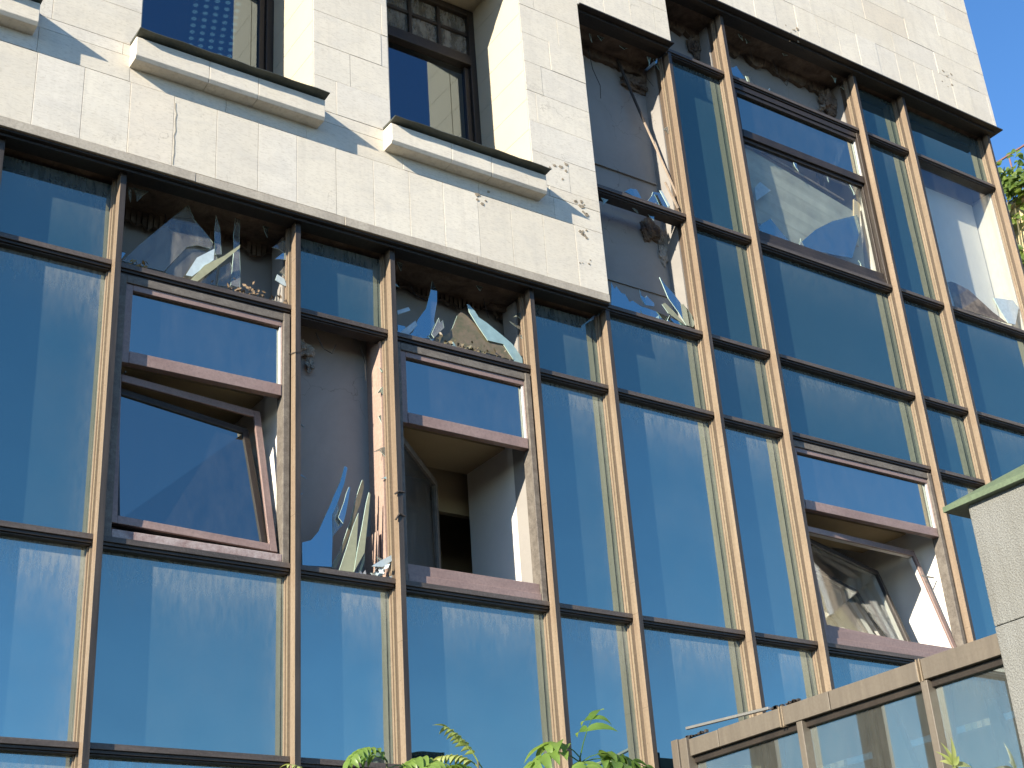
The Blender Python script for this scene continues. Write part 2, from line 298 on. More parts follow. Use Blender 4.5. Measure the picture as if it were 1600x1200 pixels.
SHARDS=[
('A','clear',0.125,[(2.309,5.97),(2.429,6.138),(2.682,6.459),(2.725,6.364),(2.792,6.295),(2.842,6.238),(2.828,6.19),(2.747,6.193),(2.684,6.165),(2.552,5.962),(2.414,5.966)]),
('A','clear',0.14,[(2.562,5.969),(2.69,6.175),(2.802,6.19),(2.865,6.245),(2.885,6.126),(2.873,5.964),(2.621,5.938)]),
('A','clear2',0.13,[(2.855,6.317),(2.863,6.446),(2.89,6.355),(2.903,6.179),(2.863,6.167)]),
('A','clear2',0.13,[(2.981,6.346),(2.995,6.497),(3.021,6.64),(3.024,6.524),(3.02,6.285),(3.028,6.108),(3.026,5.983),(2.965,5.984),(2.984,6.238)]),
('A','pale',0.095,[(2.672,5.954),(2.738,6.094),(2.847,6.188),(2.841,6.106),(2.818,6.082),(2.711,5.957)]),
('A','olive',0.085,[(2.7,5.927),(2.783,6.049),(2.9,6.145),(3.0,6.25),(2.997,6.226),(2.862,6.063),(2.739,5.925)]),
('A','pale',0.105,[(3.242,6.083),(3.254,6.126),(3.301,6.108),(3.318,6.059),(3.293,6.061)]),
('A','clear',0.135,[(2.887,5.965),(2.9,6.092),(2.963,6.145),(2.99,6.082),(2.992,5.977)]),
('B','blue',0.125,[(4.194,5.933),(4.257,6.088),(4.319,6.18),(4.359,6.315),(4.378,6.407),(4.409,6.338),(4.404,6.25),(4.373,6.108),(4.38,6.054),(4.347,5.966)]),
('B','pale',0.105,[(4.085,6.09),(4.171,6.14),(4.185,6.12),(4.089,6.063)]),
('B','pale',0.105,[(4.098,5.936),(4.22,6.055),(4.233,6.025),(4.164,5.939)]),
('B','clear2',0.105,[(4.336,5.986),(4.4,6.124),(4.408,6.089),(4.429,6.113),(4.436,6.058),(4.354,5.963)]),
('B','blue',0.12,[(4.095,5.998),(4.147,6.002),(4.183,5.955),(4.181,5.927),(4.093,5.924)]),
('B','teal',0.115,[(4.633,6.291),(4.653,6.286),(4.691,6.252),(4.718,6.211),(4.777,6.187),(4.895,6.12),(4.973,6.072),(5.044,5.982),(5.044,5.93),(4.983,5.94),(4.9,6.054),(4.778,6.053),(4.704,6.15),(4.649,6.232)]),
('B','moss',0.13,[(4.368,5.941),(4.42,6.01),(4.479,6.034),(4.521,6.092),(4.567,6.199),(4.599,6.236),(4.638,6.217),(4.714,6.155),(4.789,6.061),(4.91,6.059),(4.992,5.95),(4.772,5.963),(4.475,5.948)]),  # moss: dark foliage reflection put into the glass colour
('C','blue',0.115,[(3.423,4.437),(3.481,4.461),(3.529,4.522),(3.562,4.597),(3.621,4.724),(3.629,4.749),(3.65,4.793),(3.681,4.862),(3.712,4.965),(3.731,4.957),(3.706,4.851),(3.662,4.731),(3.62,4.637),(3.618,4.497),(3.608,4.32),(3.423,4.302)]),
('C','blue',0.105,[(3.651,4.623),(3.69,4.724),(3.707,4.783),(3.725,4.826),(3.733,4.82),(3.719,4.745),(3.697,4.646),(3.68,4.589)]),
('C','clear2',0.13,[(3.633,4.736),(3.654,4.743),(3.693,4.592),(3.659,4.555),(3.626,4.511)]),
('C','moss',0.125,[(3.605,4.315),(3.672,4.439),(3.741,4.629),(3.777,4.762),(3.813,4.865),(3.826,4.896),(3.834,4.89),(3.833,4.845),(3.806,4.735),(3.784,4.684),(3.722,4.517),(3.671,4.393),(3.637,4.316)]),  # moss: dark foliage reflection put into the glass colour
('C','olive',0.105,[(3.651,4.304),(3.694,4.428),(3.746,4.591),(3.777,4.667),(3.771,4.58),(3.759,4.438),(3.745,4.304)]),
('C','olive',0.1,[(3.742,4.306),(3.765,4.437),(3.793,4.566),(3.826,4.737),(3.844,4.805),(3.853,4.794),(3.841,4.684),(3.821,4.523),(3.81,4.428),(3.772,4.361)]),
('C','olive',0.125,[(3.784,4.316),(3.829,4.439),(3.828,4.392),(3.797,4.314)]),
('C','pale',0.085,[(3.846,4.347),(3.906,4.39),(3.992,4.442),(3.986,4.402),(3.921,4.354)]),
('D','blue',0.13,[(5.878,6.588),(5.905,6.81),(5.928,6.763),(5.949,6.79),(5.991,6.747),(6.026,6.746),(6.061,6.691),(6.093,6.71),(6.161,6.686),(6.305,6.68),(6.473,6.659),(6.656,6.635),(6.269,6.596)]),
('D','blue',0.115,[(6.161,6.818),(6.172,6.767),(6.207,6.755),(6.222,6.78),(6.288,6.733),(6.284,6.705),(6.198,6.693),(6.163,6.743)]),
('D','blue',0.115,[(6.375,6.981),(6.426,6.923),(6.493,6.875),(6.557,6.804),(6.625,6.756),(6.679,6.66),(6.648,6.625),(6.579,6.624),(6.519,6.717),(6.435,6.815)]),
('D','blue',0.125,[(6.537,6.782),(6.592,6.813),(6.646,6.755),(6.688,6.7),(6.674,6.653),(6.603,6.722)]),
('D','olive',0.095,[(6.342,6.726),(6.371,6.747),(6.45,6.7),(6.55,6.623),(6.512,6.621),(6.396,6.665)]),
('E','blue',0.125,[(6.134,7.669),(6.196,7.718),(6.261,7.733),(6.282,7.705),(6.311,7.644),(6.25,7.654)]),
('E','blue',0.125,[(6.364,7.661),(6.411,7.723),(6.429,7.765),(6.508,7.778),(6.553,7.733),(6.597,7.641),(6.465,7.658)]),
('E','pale',0.085,[(6.468,7.771),(6.494,7.773),(6.553,7.651),(6.531,7.638)]),
('F','blue',0.125,[(7.514,9.406),(7.553,9.414),(7.597,9.452),(7.683,9.351),(7.551,9.282)]),
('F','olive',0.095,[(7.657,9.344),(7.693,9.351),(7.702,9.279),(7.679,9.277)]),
('G','cornice',0.115,[(9.89,7.911),(9.94,7.933),(10.006,7.934),(10.173,7.904),(10.302,7.821),(10.432,7.737),(10.61,7.656),(9.899,7.656)]),
('G','pale',0.105,[(10.496,7.901),(10.803,7.957),(10.864,7.895),(10.729,7.673),(10.622,7.663),(10.534,7.809)]),
('H','blue',0.13,[(7.547,7.801),(7.716,7.926),(7.898,7.739),(7.768,7.701),(7.568,7.724)]),
('H','blue',0.13,[(7.957,7.725),(8.252,7.984),(8.496,8.146),(8.844,8.32),(8.841,8.162),(8.639,7.807),(8.409,7.773)]),
('H','pale',0.135,[(7.582,8.184),(7.668,8.277),(7.781,8.228),(7.576,8.055)])]
# ================================================================= the office building
B = empty('office_building', (0,0,0))
tag(B, 'cream stone clad office building with a damaged blue glass curtain wall', 'building')
XM = [-1.29,-.19,.472,1.572,2.259,3.360,4.021,5.103,5.752,6.714,7.396,9.031,9.693,10.935]   # right front edge of each fin
G = .118                                                     # depth of the glass plane behind the fin fronts
T4,T3,T2,T1,T0,Ta,Tb = 1.61,3.234,4.283,5.907,6.568,7.598,9.248
SY = -.08
EZ = 6.484
def ztop(x): return 6.480 if x < 5.8 else (9.155 if x < 6.6 else 9.853)

# ---- stone cladding: slabs with open joints
def stone():
    bm = bmesh.new(); tone = bm.faces.layers.float.new('tone_f')
    vt = bm.verts.layers.float.new('tone'); vh = bm.verts.layers.float.new('hue')
    rnd = random.Random(3)
    holes = [(x0, x0+1.152, 7.23, 9.30) for x0 in (-1.50,.46,2.260,3.976)]
    def slab(x0,x1,z0,z1):
        if x1-x0 < .02 or z1-z0 < .02: return
        j = .0011; dy = rnd.uniform(-.0018,.0018)
        fs = box(bm, x0+j,x1-j, SY+dy, SY+.05, z0+j,z1-j)
        t = rnd.random(); h = rnd.random()
        for f in fs:
            for v in f.verts: v[vt] = t; v[vh] = h
    def row(xa,xb,z0,z1,wd,off):
        x = xa - off
        while x < xb:
            x1 = x + wd*rnd.uniform(.86,1.14)
            segs = [(max(x,xa), min(x1,xb))]
            for (h0,h1,hz0,hz1) in holes:
                if z1 > hz0+.001 and z0 < hz1-.001:
                    ns = []
                    for (p,q) in segs:
                        if q <= h0 or p >= h1: ns.append((p,q))
                        else:
                            if p < h0: ns.append((p,h0))
                            if q > h1: ns.append((h1,q))
                    segs = ns
            for (p,q) in segs:
                if q > p:
                    a,b = z0,z1
                    slab(p,q,a,b)
            x = x1
    # tall slabs along the bottom edges
    for xa,xb,z0,z1 in ((-2.6,5.70,6.547,7.050),(5.70,6.655,9.163,9.49),(6.655,10.975,9.86,10.265)):
        x = xa
        xs = [xa]
        while xs[-1] < xb-.01: xs.append(min(xb, xs[-1]+.268*rnd.uniform(.97,1.03)))
        for a,b in zip(xs,xs[1:]): slab(a,b,z0,z1)
    zs = [7.050,7.23,7.315,7.58,7.847,8.115,8.382,8.65,8.917,9.30,9.49,9.735,10.0,10.265]
    zs2 = [7.022,7.285,7.55,7.815,8.08,8.345,8.61,8.875,9.14,9.41,9.675,9.94,10.205]
    k = 0
    for z0,z1 in zip(zs,zs[1:]):
        row(-2.6, 5.70, z0, z1, .62, .31*(k%2)+.05*k%.2); k += 1
    for z0,z1 in zip([9.49,9.735,10.0],[9.735,10.0,10.265]):
        row(5.70,6.655,z0,z1,.5,.2)
    z = 10.265
    while z < 12.6:
        row(-2.6, 10.975, z, z+.265, .55, .27*(k%2)+rnd.uniform(0,.1)); z += .265; k += 1
    bm.faces.layers.float.remove(tone)
    o = mesh('stone_cladding', bm, mt['stone'], B, .0013)
    # backing seen through the joints, jambs of the openings, right-hand end
    b2 = bmesh.new(); yb0,yb1 = SY+.052, .06
    def back(x0,x1,z0,z1): box(b2,x0,x1,yb0,.20,z0,z1)
    xs = [-2.6]; 
    for h in holes: xs += [h[0],h[1]]
    xs.append(5.692)
    for i in range(0,len(xs),2): back(xs[i],xs[i+1],7.23,9.30)
    back(-2.6,5.692,EZ+.012,7.23); back(-2.6,5.692,9.30,12.6)
    back(5.693,6.648,9.175,12.6); back(6.649,10.965,9.875,12.6)
    mesh('backing_wall', b2, plain('joint_mortar',(.16,.14,.11),.9), B)
    return holes
HOLES = stone()
# grey weathered stone edge and metal drips
bx('bottom_trim', [(x0+.001,x1-.001,SY-.006+d,SY+.09,6.484,6.544) for x0,x1,d in ((-2.6,-.7,0),(-.7,1.1,.002),(1.1,2.64,0),(2.64,3.62,.002),(3.62,4.6,0),(4.6,5.702,.001))], mt['trim'], B, .003)
bx('eave_flashing', [(-2.6,5.708,SY+.012,.09,6.472,6.4825),(-2.6,5.70,SY+.04,SY+.055,6.455,6.4715)], mt['soffit'], B, .002)
bx('eave_flashing', [(5.705,6.665,SY-.025,.09,9.148,9.160),(5.72,6.65,SY+.03,.0,9.125,9.147)], mt['soffit'], B, .002)
bx('eave_flashing', [(6.666,11.015,SY-.03,.09,9.843,9.857),(6.68,10.95,SY+.03,.0,9.818,9.842)], mt['soffit'], B, .002)

bx('slab_underside', (-2.6,5.70,.0905,.398,6.474,6.492), mt['soot'], B)
bx('slab_underside', (5.72,6.66,.0905,.330,9.150,9.17), mt['soot'], B)
bx('slab_underside', (6.67,10.92,.0905,.330,9.845,9.87), mt['soot'], B)
# ---- deep stone reveals and sills of the upper windows
def upper_window(x0,x1,i):
    z0,z1 = 7.23,9.30; yb = .55
    m = bmesh.new(); vt = m.verts.layers.float.new('tone'); vh = m.verts.layers.float.new('hue')
    for (ya,yc,dx) in ((SY+.003,.245,0),(.248,yb+.12,.003)):
        zz = z0
        while zz < z1-.01:
            ze = min(z1, zz+.265)
            t = .75+random.random()*.25
            for fs in (box(m,x1+dx-.004,x1+.06,ya,yc,zz+.001,ze-.001), box(m,x0-.06,x0-dx+.004,ya,yc,zz+.001,ze-.001)):
                for f in fs:
                    for v in f.verts: v[vt]=t; v[vh]=.5
            zz = ze
    for f in box(m,x0-.06,x1+.06,SY+.003,yb+.12,z1-.004,z1+.05)+box(m,x0-.06,x1+.06,SY+.06,yb+.12,z0-.05,z0+.03):
        for v in f.verts: v[vt]=.7; v[vh]=.5
    W = empty('window', (0,0,0), 0, B)
    mesh('stone_reveal', m, mt['reveal'], W, .001)
    # frame
    f = [(x0,x0+.06,yb-.03,yb+.06,z0,z1-.02),(x1-.055,x1,yb-.03,yb+.06,z0,z1-.02),(x0+.061,x1-.056,yb-.03,yb+.06,z1-.075,z1-.02),
         (x0+.061,x1-.056,yb-.03,yb+.06,z0,z0+.12),(x0+.061,x1-.056,yb-.045,yb+.06,8.722,8.815)]
    f += [(x1-.098,x1-.056,yb+.0,yb+.05,7.33,8.720),(x0+.061,x0+.10,yb+.0,yb+.05,7.33,8.720)]
    fr = bx('frame', f, mt['dark'], W, .004)
    g = []
    n = 4; wd = (x1-x0-.117)/n
    for k in range(1,n): g.append((x0+.061+wd*k-.014, x0+.061+wd*k+.014, yb-.01, yb+.04, 8.817, z1-.077))
    g.append((x0+.062,x1-.057,yb-.006,yb+.036,9.035,9.063))
    bx('glazing_bar', g, mt['dark'], W, .003)
    bx('pane', [(x0+.101,x1-.099,yb+.022,yb+.028,7.31,8.718)], mt['uglass'], W)
    bx('transom_light', [(x0+.06,x1-.057,yb+.012,yb+.018,8.817,z1-.078)], clear_glass('dim_transom_glass',.02,(.5,.47,.4),(.5,.5,.5),.12,1.3,.1) if 'dim' not in mt else mt['dim'], W)
    # sill with its metal capping
    s = bmesh.new(); vt = s.verts.layers.float.new('tone'); vh = s.verts.layers.float.new('hue')
    prof = [(SY+.02,7.150),(SY-.092,7.150),(SY-.108,7.172),(SY-.108,7.302),(SY-.095,7.312),(SY+.02,7.312)]
    xs = [x0-.058, x0+.40, x0+.72, x1+.025]
    for a,b in zip(xs,xs[1:]):
        t = random.uniform(.25,.9)
        va = [s.verts.new((a+.001,y,z)) for y,z in prof]; vb = [s.verts.new((b-.001,y,z)) for y,z in prof]
        for v in va+vb: v[vt]=t; v[vh]=.4
        s.faces.new(va); s.faces.new(vb[::-1])
        for k in range(len(prof)): s.faces.new((va[k],vb[k],vb[(k+1)%len(prof)],va[(k+1)%len(prof)]))
    mesh('sill', s, mt['stone'], W, .003)
    s = bmesh.new()
    xa,xb = x0-.060,x1+.030; seg=14; rows=[]
    for k in range(seg+1):
        x = xa+(xb-xa)*k/seg; d = .0035*math.sin(k*1.9+i)
        rows.append([s.verts.new(p) for p in ((x,.51,7.355),(x,SY-.165,7.328+d),(x,SY-.166,7.323+d),(x,SY-.10,7.3145),(x,.51,7.335))])
    for a,b in zip(rows,rows[1:]):
        for q in range(5): s.faces.new((a[q],b[q],b[(q+1)%5],a[(q+1)%5]))
    s.faces.new(rows[0]); s.faces.new(rows[-1])
    mesh('sill_flashing', s, mt['dflash'], W)
    return W
mt['reflection_slats'] = plain('pale_reflection_slat', (.52,.54,.46), .6, 0, 5, .4)
mt['yb'] = plain('cream_reflection_board', (.62,.50,.30), .6, 0, 9, .3)
mt['iglass'] = clear_glass('inner_window_glass',.42,(.5,.52,.5),(.95,.97,1),.01,1.5)
mt['lining'] = worn('pinkish_lining', (.34,.235,.19),(.40,.29,.23), 5, .7, 0, (3,3,.3), .2)
mt['dimg'] = clear_glass('dim_grey_glass',.04,(.35,.36,.35),(.8,.85,.9),.06,1.4)
mt['dflash'] = worn('dark_green_grey_flashing', (.055,.06,.045),(.09,.095,.075), 6, .45, .4)
mt['dim'] = clear_glass('dim_transom_glass',.02,(.55,.52,.42),(.5,.5,.5),.22,1.3,.1)
for i,h in enumerate(HOLES): upper_window(h[0],h[1],i)

# ---- curtain wall: mullions
def mullion(x, zt, zb=.15):
    bm = bmesh.new()
    r = x; l = x-.035; c=(l+r)/2
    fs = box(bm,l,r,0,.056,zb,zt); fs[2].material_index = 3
    box(bm,l+.007,r-.007,.056,.084,zb,zt,1)
    box(bm,l-.004,l+.012,.084,G-.001,zb,zt,2); box(bm,r-.012,r+.004,.084,G-.001,zb,zt,2)
    box(bm,l+.012,r-.012,.084,G+.06,zb,zt,1)
    box(bm,l-.012,l-.0045,.100,G-.001,zb,zt,0)
    rr = random.Random(int(x*50)+3)
    for k in range(3):
        z = rr.uniform(zb+2.2,zt-.2); box(bm,l-.0006,r+.0006,-.0006,.0565,z,z+.0022,1)
    for k in range(14):
        z = rr.uniform(zb+2.2,zt-.1); q = rr.uniform(.012,.045)
        box(bm,l-.0014,l+.001,q,q+.004,z,z+.004,1)
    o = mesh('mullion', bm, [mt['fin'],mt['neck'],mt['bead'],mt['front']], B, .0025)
    return o
for x in XM:
    mullion(x, 6.471 if x < 5.8 else (9.147 if x < 6.72 else 9.842))
# ---- transoms
def transom(x0,x1,z,yf=.052,h=.05,wide=False):
    bm = bmesh.new()
    e = random.uniform(-.001,.001)
    box(bm,x0,x1,yf,G+.05,z-.030+e,z+e)
    box(bm,x0,x1-.0,yf+.013,G+.05,z-.046,z-.030+e-.0005,1)
    box(bm,x0,x1,yf+.026,G+.05,z-.060 if wide else z-.055,z-.0465,1)
    return mesh('transom', bm, [mt['transom'],mt['dark']], B, .0018)
BAY = list(zip(XM,XM[1:]))
def pane(x0,x1,z0,z1,mat='glass',name='glass_pane',parent=None,y=G):
    bm = bmesh.new(); tp = bm.verts.layers.float.new('top'); sd = bm.verts.layers.float.new('side'); dy_ = bm.verts.layers.float.new('dirt_mirror'); dv = (1.0 if z0 < 5.8 else .55)*random.uniform(.75,1.15)*(.8 if x0 > 5 else 1)*(.6 if z0 > 6.5 else 1)
    nx,nz = 8,max(6,int((z1-z0)/.12))
    g = [[None]*(nz+1) for _ in range(nx+1)]
    ty = random.uniform(-.004,.004); tx = random.uniform(-.004,.004)
    for i in range(nx+1):
        for j in range(nz+1):
            x = x0+(x1-x0)*i/nx; z = z0+(z1-z0)*j/nz
            v = bm.verts.new((x,y+tx*(i/nx-.5)+ty*(j/nz-.5),z)); v[tp] = z1-z; v[sd] = x1-x; v[dy_] = dv; g[i][j]=v
    for i in range(nx):
        for j in range(nz): bm.faces.new((g[i][j],g[i+1][j],g[i+1][j+1],g[i][j+1]))
    o = mesh(name,bm,mt[mat],parent or B)
    sm = o.modifiers.new('thickness','SOLIDIFY'); sm.thickness=.006; sm.offset = 1
    return o
# which bays hold what
WIN = {4:'tilt', 6:'open', 10:'low'}
for i,(a,b) in enumerate(BAY):
    x0 = a+.004; x1 = b-.039
    top = ztop((a+b)/2)
    if i == 8: top = 9.155
    levels = [.15,T4,T3,T2,T1]
    if i >= 8: levels += [T0,Ta]
    if i >= 9: levels += [Tb]
    for z in levels[1:]:
        if i in (0,1,2) and False: continue
        transom(a-.001+.0012, b-.0362, z, wide=(i in WIN and z in (T2,T1)) or (i==10 and z in (Ta,Tb)))
    L = levels+[top+.012]
    for z0,z1 in zip(L,L[1:]):
        key = (i,round(z0,3))
        if key in ((4,T2),(6,T2),(10,T2),(10,Ta)): continue             # opening windows
        if key in ((4,T1),(6,T1),(5,T2),(8,T0),(8,Ta),(9,Tb),(10,Tb)): continue   # broken away
        if key == (12,Ta): pane(x0-.005,x1+.005,z0-.005,z1-.05,'cglass'); continue
        pane(x0-.004,x1+.004,z0-.004,z1-.05)

# ---- inner wall behind the glazing, with the window openings left free
def inner():
    bm = bmesh.new(); y0,y1 = .332,.42
    def bk(x0,x1,z0,z1,m=0,ya=y0): box(bm,x0,x1,ya,y1,z0,z1,m)
    ops = [(2.30,3.335),(4.06,5.085),(7.44,9.00)]
    zs0,zs1 = 4.30,5.80
    x = -2.6
    for (a,b) in ops:
        bk(x,a,zs0,zs1); x = b
    bk(x,10.93,zs0,zs1)
    bk(-2.6,10.93,.1,zs0); 
    bk(-2.6,10.93,zs1,6.05)
    bk(-2.6,5.80,6.05,6.47,0,.40); bk(5.80,10.93,6.05,6.44)
    bk(5.66,10.93,6.44,7.62)
    bk(5.66,7.44,7.62,9.16); bk(9.00,9.71,7.62,9.16); bx('panel',(9.711,10.857,.332,.42,7.621,9.159),mt['room'],B); bk(10.858,10.93,7.62,9.16,1,.40)
    bk(5.66,10.93,9.16,9.85)
    o = mesh('inner_wall', bm, [mt['wall'],mt['soot']], B)
    for x in XM[2:]:
        bx('jamb',[(x-.034,x-.001,.180,.3315,.15,6.46 if x<5.8 else (9.14 if x<6.72 else 9.83))],mt['lining'] if 3.9<x<4.1 else mt['wall'],B)
    bx('jamb',[(10.880,10.899,.122,.395,7.63,9.19)],mt['white'],B)
    # broken sooty edge of the slab above each broken pane
    def ragged(x0,x1,z1,depth,y=.330):
        bm = bmesh.new()
        n = int((x1-x0)/.035); up = [(x0+(x1-x0)*k/n, z1) for k in range(n+1)]
        lo = [(x0+(x1-x0)*k/n, z1-depth*(.45+.9*noise.noise(Vector((x0*3+k*.23,z1,0)))+.35*random.random())) for k in range(n+1)]
        for k in range(n):
            q = [lo[k],lo[k+1],up[k+1],up[k]]
            f = [bm.verts.new((p[0],y-(.03 if j<2 else .05)-.015*random.random(),p[1])) for j,p in enumerate(q)]
            bb = [bm.verts.new((p[0],.3325,p[1])) for p in q]
            bm.faces.new(f); 
            for j in range(4): bm.faces.new((f[j],f[(j+1)%4],bb[(j+1)%4],bb[j]))
        mesh('broken_slab_edge', bm, mt['soot'], B)
    ragged(2.27,3.33,6.47,.11,.395); ragged(4.03,5.07,6.47,.10,.395); ragged(5.72,6.70,9.145,.10); ragged(6.74,7.36,9.84,.12); ragged(7.40,9.0,9.84,.10)
    bx('wall_ledge', [(2.27,3.33,.332,.3985,6.03,6.055)], mt['wall'], B, .002)
    # loose concrete lumps hanging at the corners
    def lump(c,r,mat,seed,sq=(1,1,1),sub=4):
        k = (6.72+c[1]+.065)/(6.72+c[1]); c = (c[0]*k, c[1]+.065, 1.6+(c[2]-1.6)*k); sq = (sq[0]*.8,sq[1],sq[2]*.8)
        b = bmesh.new(); bmesh.ops.create_icosphere(b,subdivisions=sub,radius=1)
        for v in b.verts:
            d = 1+.55*noise.noise(v.co*1.6+Vector((seed,0,0)))+.3*noise.noise(v.co*5+Vector((0,seed,0)))
            v.co = Vector((v.co.x*r*sq[0]*d+c[0], v.co.y*r*sq[1]*d+c[1], v.co.z*r*sq[2]*d+c[2]))
        return mesh('broken_concrete', b, mat, B)
    lump((3.47,.235,5.735),.075,mt['conc'],1,(1.4,.5,.9)); lump((3.54,.235,5.64),.04,mt['conc'],5,(.8,.5,1.5)); lump((3.42,.24,5.80),.06,mt['conc'],9,(1.5,.5,.5))
    lump((6.60,.265,7.47),.10,mt['conc'],2,(.8,.35,1.2)); lump((6.47,.265,7.50),.12,mt['soot'],3,(1.2,.35,1)); lump((6.58,.265,7.32),.08,mt['conc'],8,(.8,.3,1.3))
    lump((7.25,.25,9.62),.09,mt['soot'],4,(1,.5,1.6)); lump((6.5,.25,8.92),.13,mt['soot'],6,(1.4,.3,.7)); lump((8.86,.22,9.60),.09,mt['soot'],7,(1.2,.6,1.7)); lump((8.75,.22,9.5),.03,mt['conc'],11)
    lump((6.64,.20,7.665),.035,mt['soot'],13,(1.6,.7,1)); lump((5.0,.24,6.42),.05,mt['soot'],14,(2.4,.6,.8))
inner()
# loose cladding strips in the tall broken bay
bx('torn_lining', [(3.962,3.978,.119,.245,4.30,5.86),(3.930,3.940,.15,.31,4.30,4.60)], mt['lining'], B, .002)

# ---- rest of the building shell
bx('shell', [(-2.6,-2.45,.43,8,0,12.6),(10.78,10.93,.43,8,0,12.6),(-2.6,10.93,8,8.15,0,12.6),(-2.6,10.975,.21,8,12.6,12.75),(-2.44,10.77,.43,7.99,3.98,4.10),(-2.44,10.77,.63,7.99,6.90,7.05),(-2.6,10.93,.02,.33,0,.14)], mt['wall'], B)
bx('shell', [(10.80,10.970,.0,.43,9.87,12.6),(-2.6,-2.5,-.05,.43,0,12.6)], mt['stone'], B)

# ---- rooms behind the three lower windows and the upper one
def room(x0,x1,z0,z1,yd,split=None,back='room',xr=1.2):
    R = empty('room',(0,0,0),0,B)
    bx('side_wall',(x1-.012,x1+.002,.1515,split or yd,z0-.1,z1+.34),mt['room'],R)
    bx('side_wall',(x0-.003,x0+.010,.1515,.9,z0-.1,z1+.34),mt['room'],R)
    bx('side_wall',(x0-.9,x0-.82,.9,yd,z0-.3,z1+.6),mt['room'],R)
    if split: bx('side_wall',(x1+xr,x1+xr+.08,split,yd,z0-.3,z1+.6),mt['room'],R)
    bx('ceiling',[(x0-.9,x1+xr,.9,yd,z1+.40,z1+.48),(x0-.0,x1,.4205,.9,z1,z1+.06)],mt['room'] if back=='room' else mt['ochre'],R)
    bx('back_wall',[(x0-.9,x1+xr,yd,yd+.1,z0-.3,z1+.6)],mt[back],R)
    bx('window_board',[(x0,x1,.4205,.62,z0-.06,z0-.01)],mt['white'],R,.003)
    return R
room(2.30,3.335,4.30,5.45,1.9,None,'ochre'); r2 = room(4.06,5.085,4.30,5.45,1.7,.89,'ochre')
bx('door_lintel',(4.08,5.25,1.0,1.05,5.19,5.80),mt['ochre'],r2)
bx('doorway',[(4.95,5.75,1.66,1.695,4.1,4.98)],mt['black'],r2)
room(7.44,9.00,4.30,5.45,2.2,None,'ochre'); room(7.44,9.00,7.62,8.95,1.3,None,'room')

# ---- opening windows in the curtain wall
def casement(x0,x1,z0,z1,kind):
    """x0,x1: clear width between mullions; z0: top of the transom below; z1: bottom of the one above"""
    W = empty('window',(0,0,0),0,B)
    gl,gr = x0+.100, x1-.046
    zg1 = z1-.085; zr1 = z1-.085-.385; zr0 = zr1-.072; zo = z0+.115
    dark = kind=='upper'
    sm = mt['dark'] if dark else mt['sash']
    # outer frame
    bx('frame',[(x0,x0+.058,.070,.150,z0,z1),(x1-.040,x1,.062,.150,z0,z1),(x0+.0585,x1-.0405,.070,.16,z1-.048,z1)],mt['wfw'] if not dark else mt['dark'],W,.003)
    bx('bottom_rail',[(x0+.0585,x1-.0405,.068,.32,z0+.003,z0+.050)],mt['peel'] if kind=='tilt' else sm,W,.004)
    bx('bottom_rail',[(x0+.0585,x1-.0405,.082,.32,z0+.051,zo)],sm,W,.003) if kind!='tilt' else None
    bx('fixed_light_frame',[(x0+.059,gl,.082,.135,zr0,z1-.049),(gr,x1-.041,.082,.135,zr0,z1-.049),(gl+.0005,gr-.0005,.082,.17,zg1,z1-.049),(gl+.0005,gr-.0005,.078,.128,zr0,zr1)],sm,W,.003)
    bx('seal',[(gr-.010,gr-.0005,.088,.105,zr1+.001,zg1-.001)],mt['white'],W)
    bx('pane',[(gl,gr,.107,.113,zr1,zg1)],mt['vglass'],W)
    return W,gl,gr,zo,zr0
def sash(W,gl,gr,z0,z1,mat,tilt=0,swing=0,y=.15,fw=.05,th=.05,glass='vglass',name='sash',inner=None,hinge='l'):
    """sash built flat then tilted about its foot (inwards) or swung about its left side"""
    S = empty(name,(0,0,0),0,W)
    if tilt: Mx = Matrix.Translation((0,y,z0)) @ Matrix.Rotation(-tilt,4,'X') @ Matrix.Translation((0,-y,-z0))
    else: Mx = Matrix.Translation((gl,y,0)) @ Matrix.Rotation(swing,4,'Z') @ Matrix.Translation((-gl,-y,0))
    bm = bmesh.new()
    for b in ((gl,gl+fw,y,y+th,z0,z1),(gr-fw,gr,y,y+th,z0,z1),(gl+fw,gr-fw,y,y+th,z0,z0+fw),(gl+fw,gr-fw,y,y+th,z1-fw,z1)): box(bm,*b,mat=Mx)
    mesh('frame',bm,mat,S,.003)
    bm = bmesh.new()
    for b in ((gl+.006,gl+fw-.01,y+th+.0005,y+th+.03,z0+.005,z1-.005),(gr-fw+.01,gr-.006,y+th+.0005,y+th+.03,z0+.005,z1-.005),(gl+fw,gr-fw,y+th+.0005,y+th+.03,z1-fw+.01,z1-.006)): box(bm,*b,mat=Mx)
    mesh('inner_frame',bm,inner or mt['white'],S,.002)
    if glass:
        bm = bmesh.new(); box(bm,gl+fw-.002,gr-fw+.002,y+.016,y+.022,z0+fw-.002,z1-fw+.002,mat=Mx)
        mesh('pane',bm,mt[glass],S)
    return S

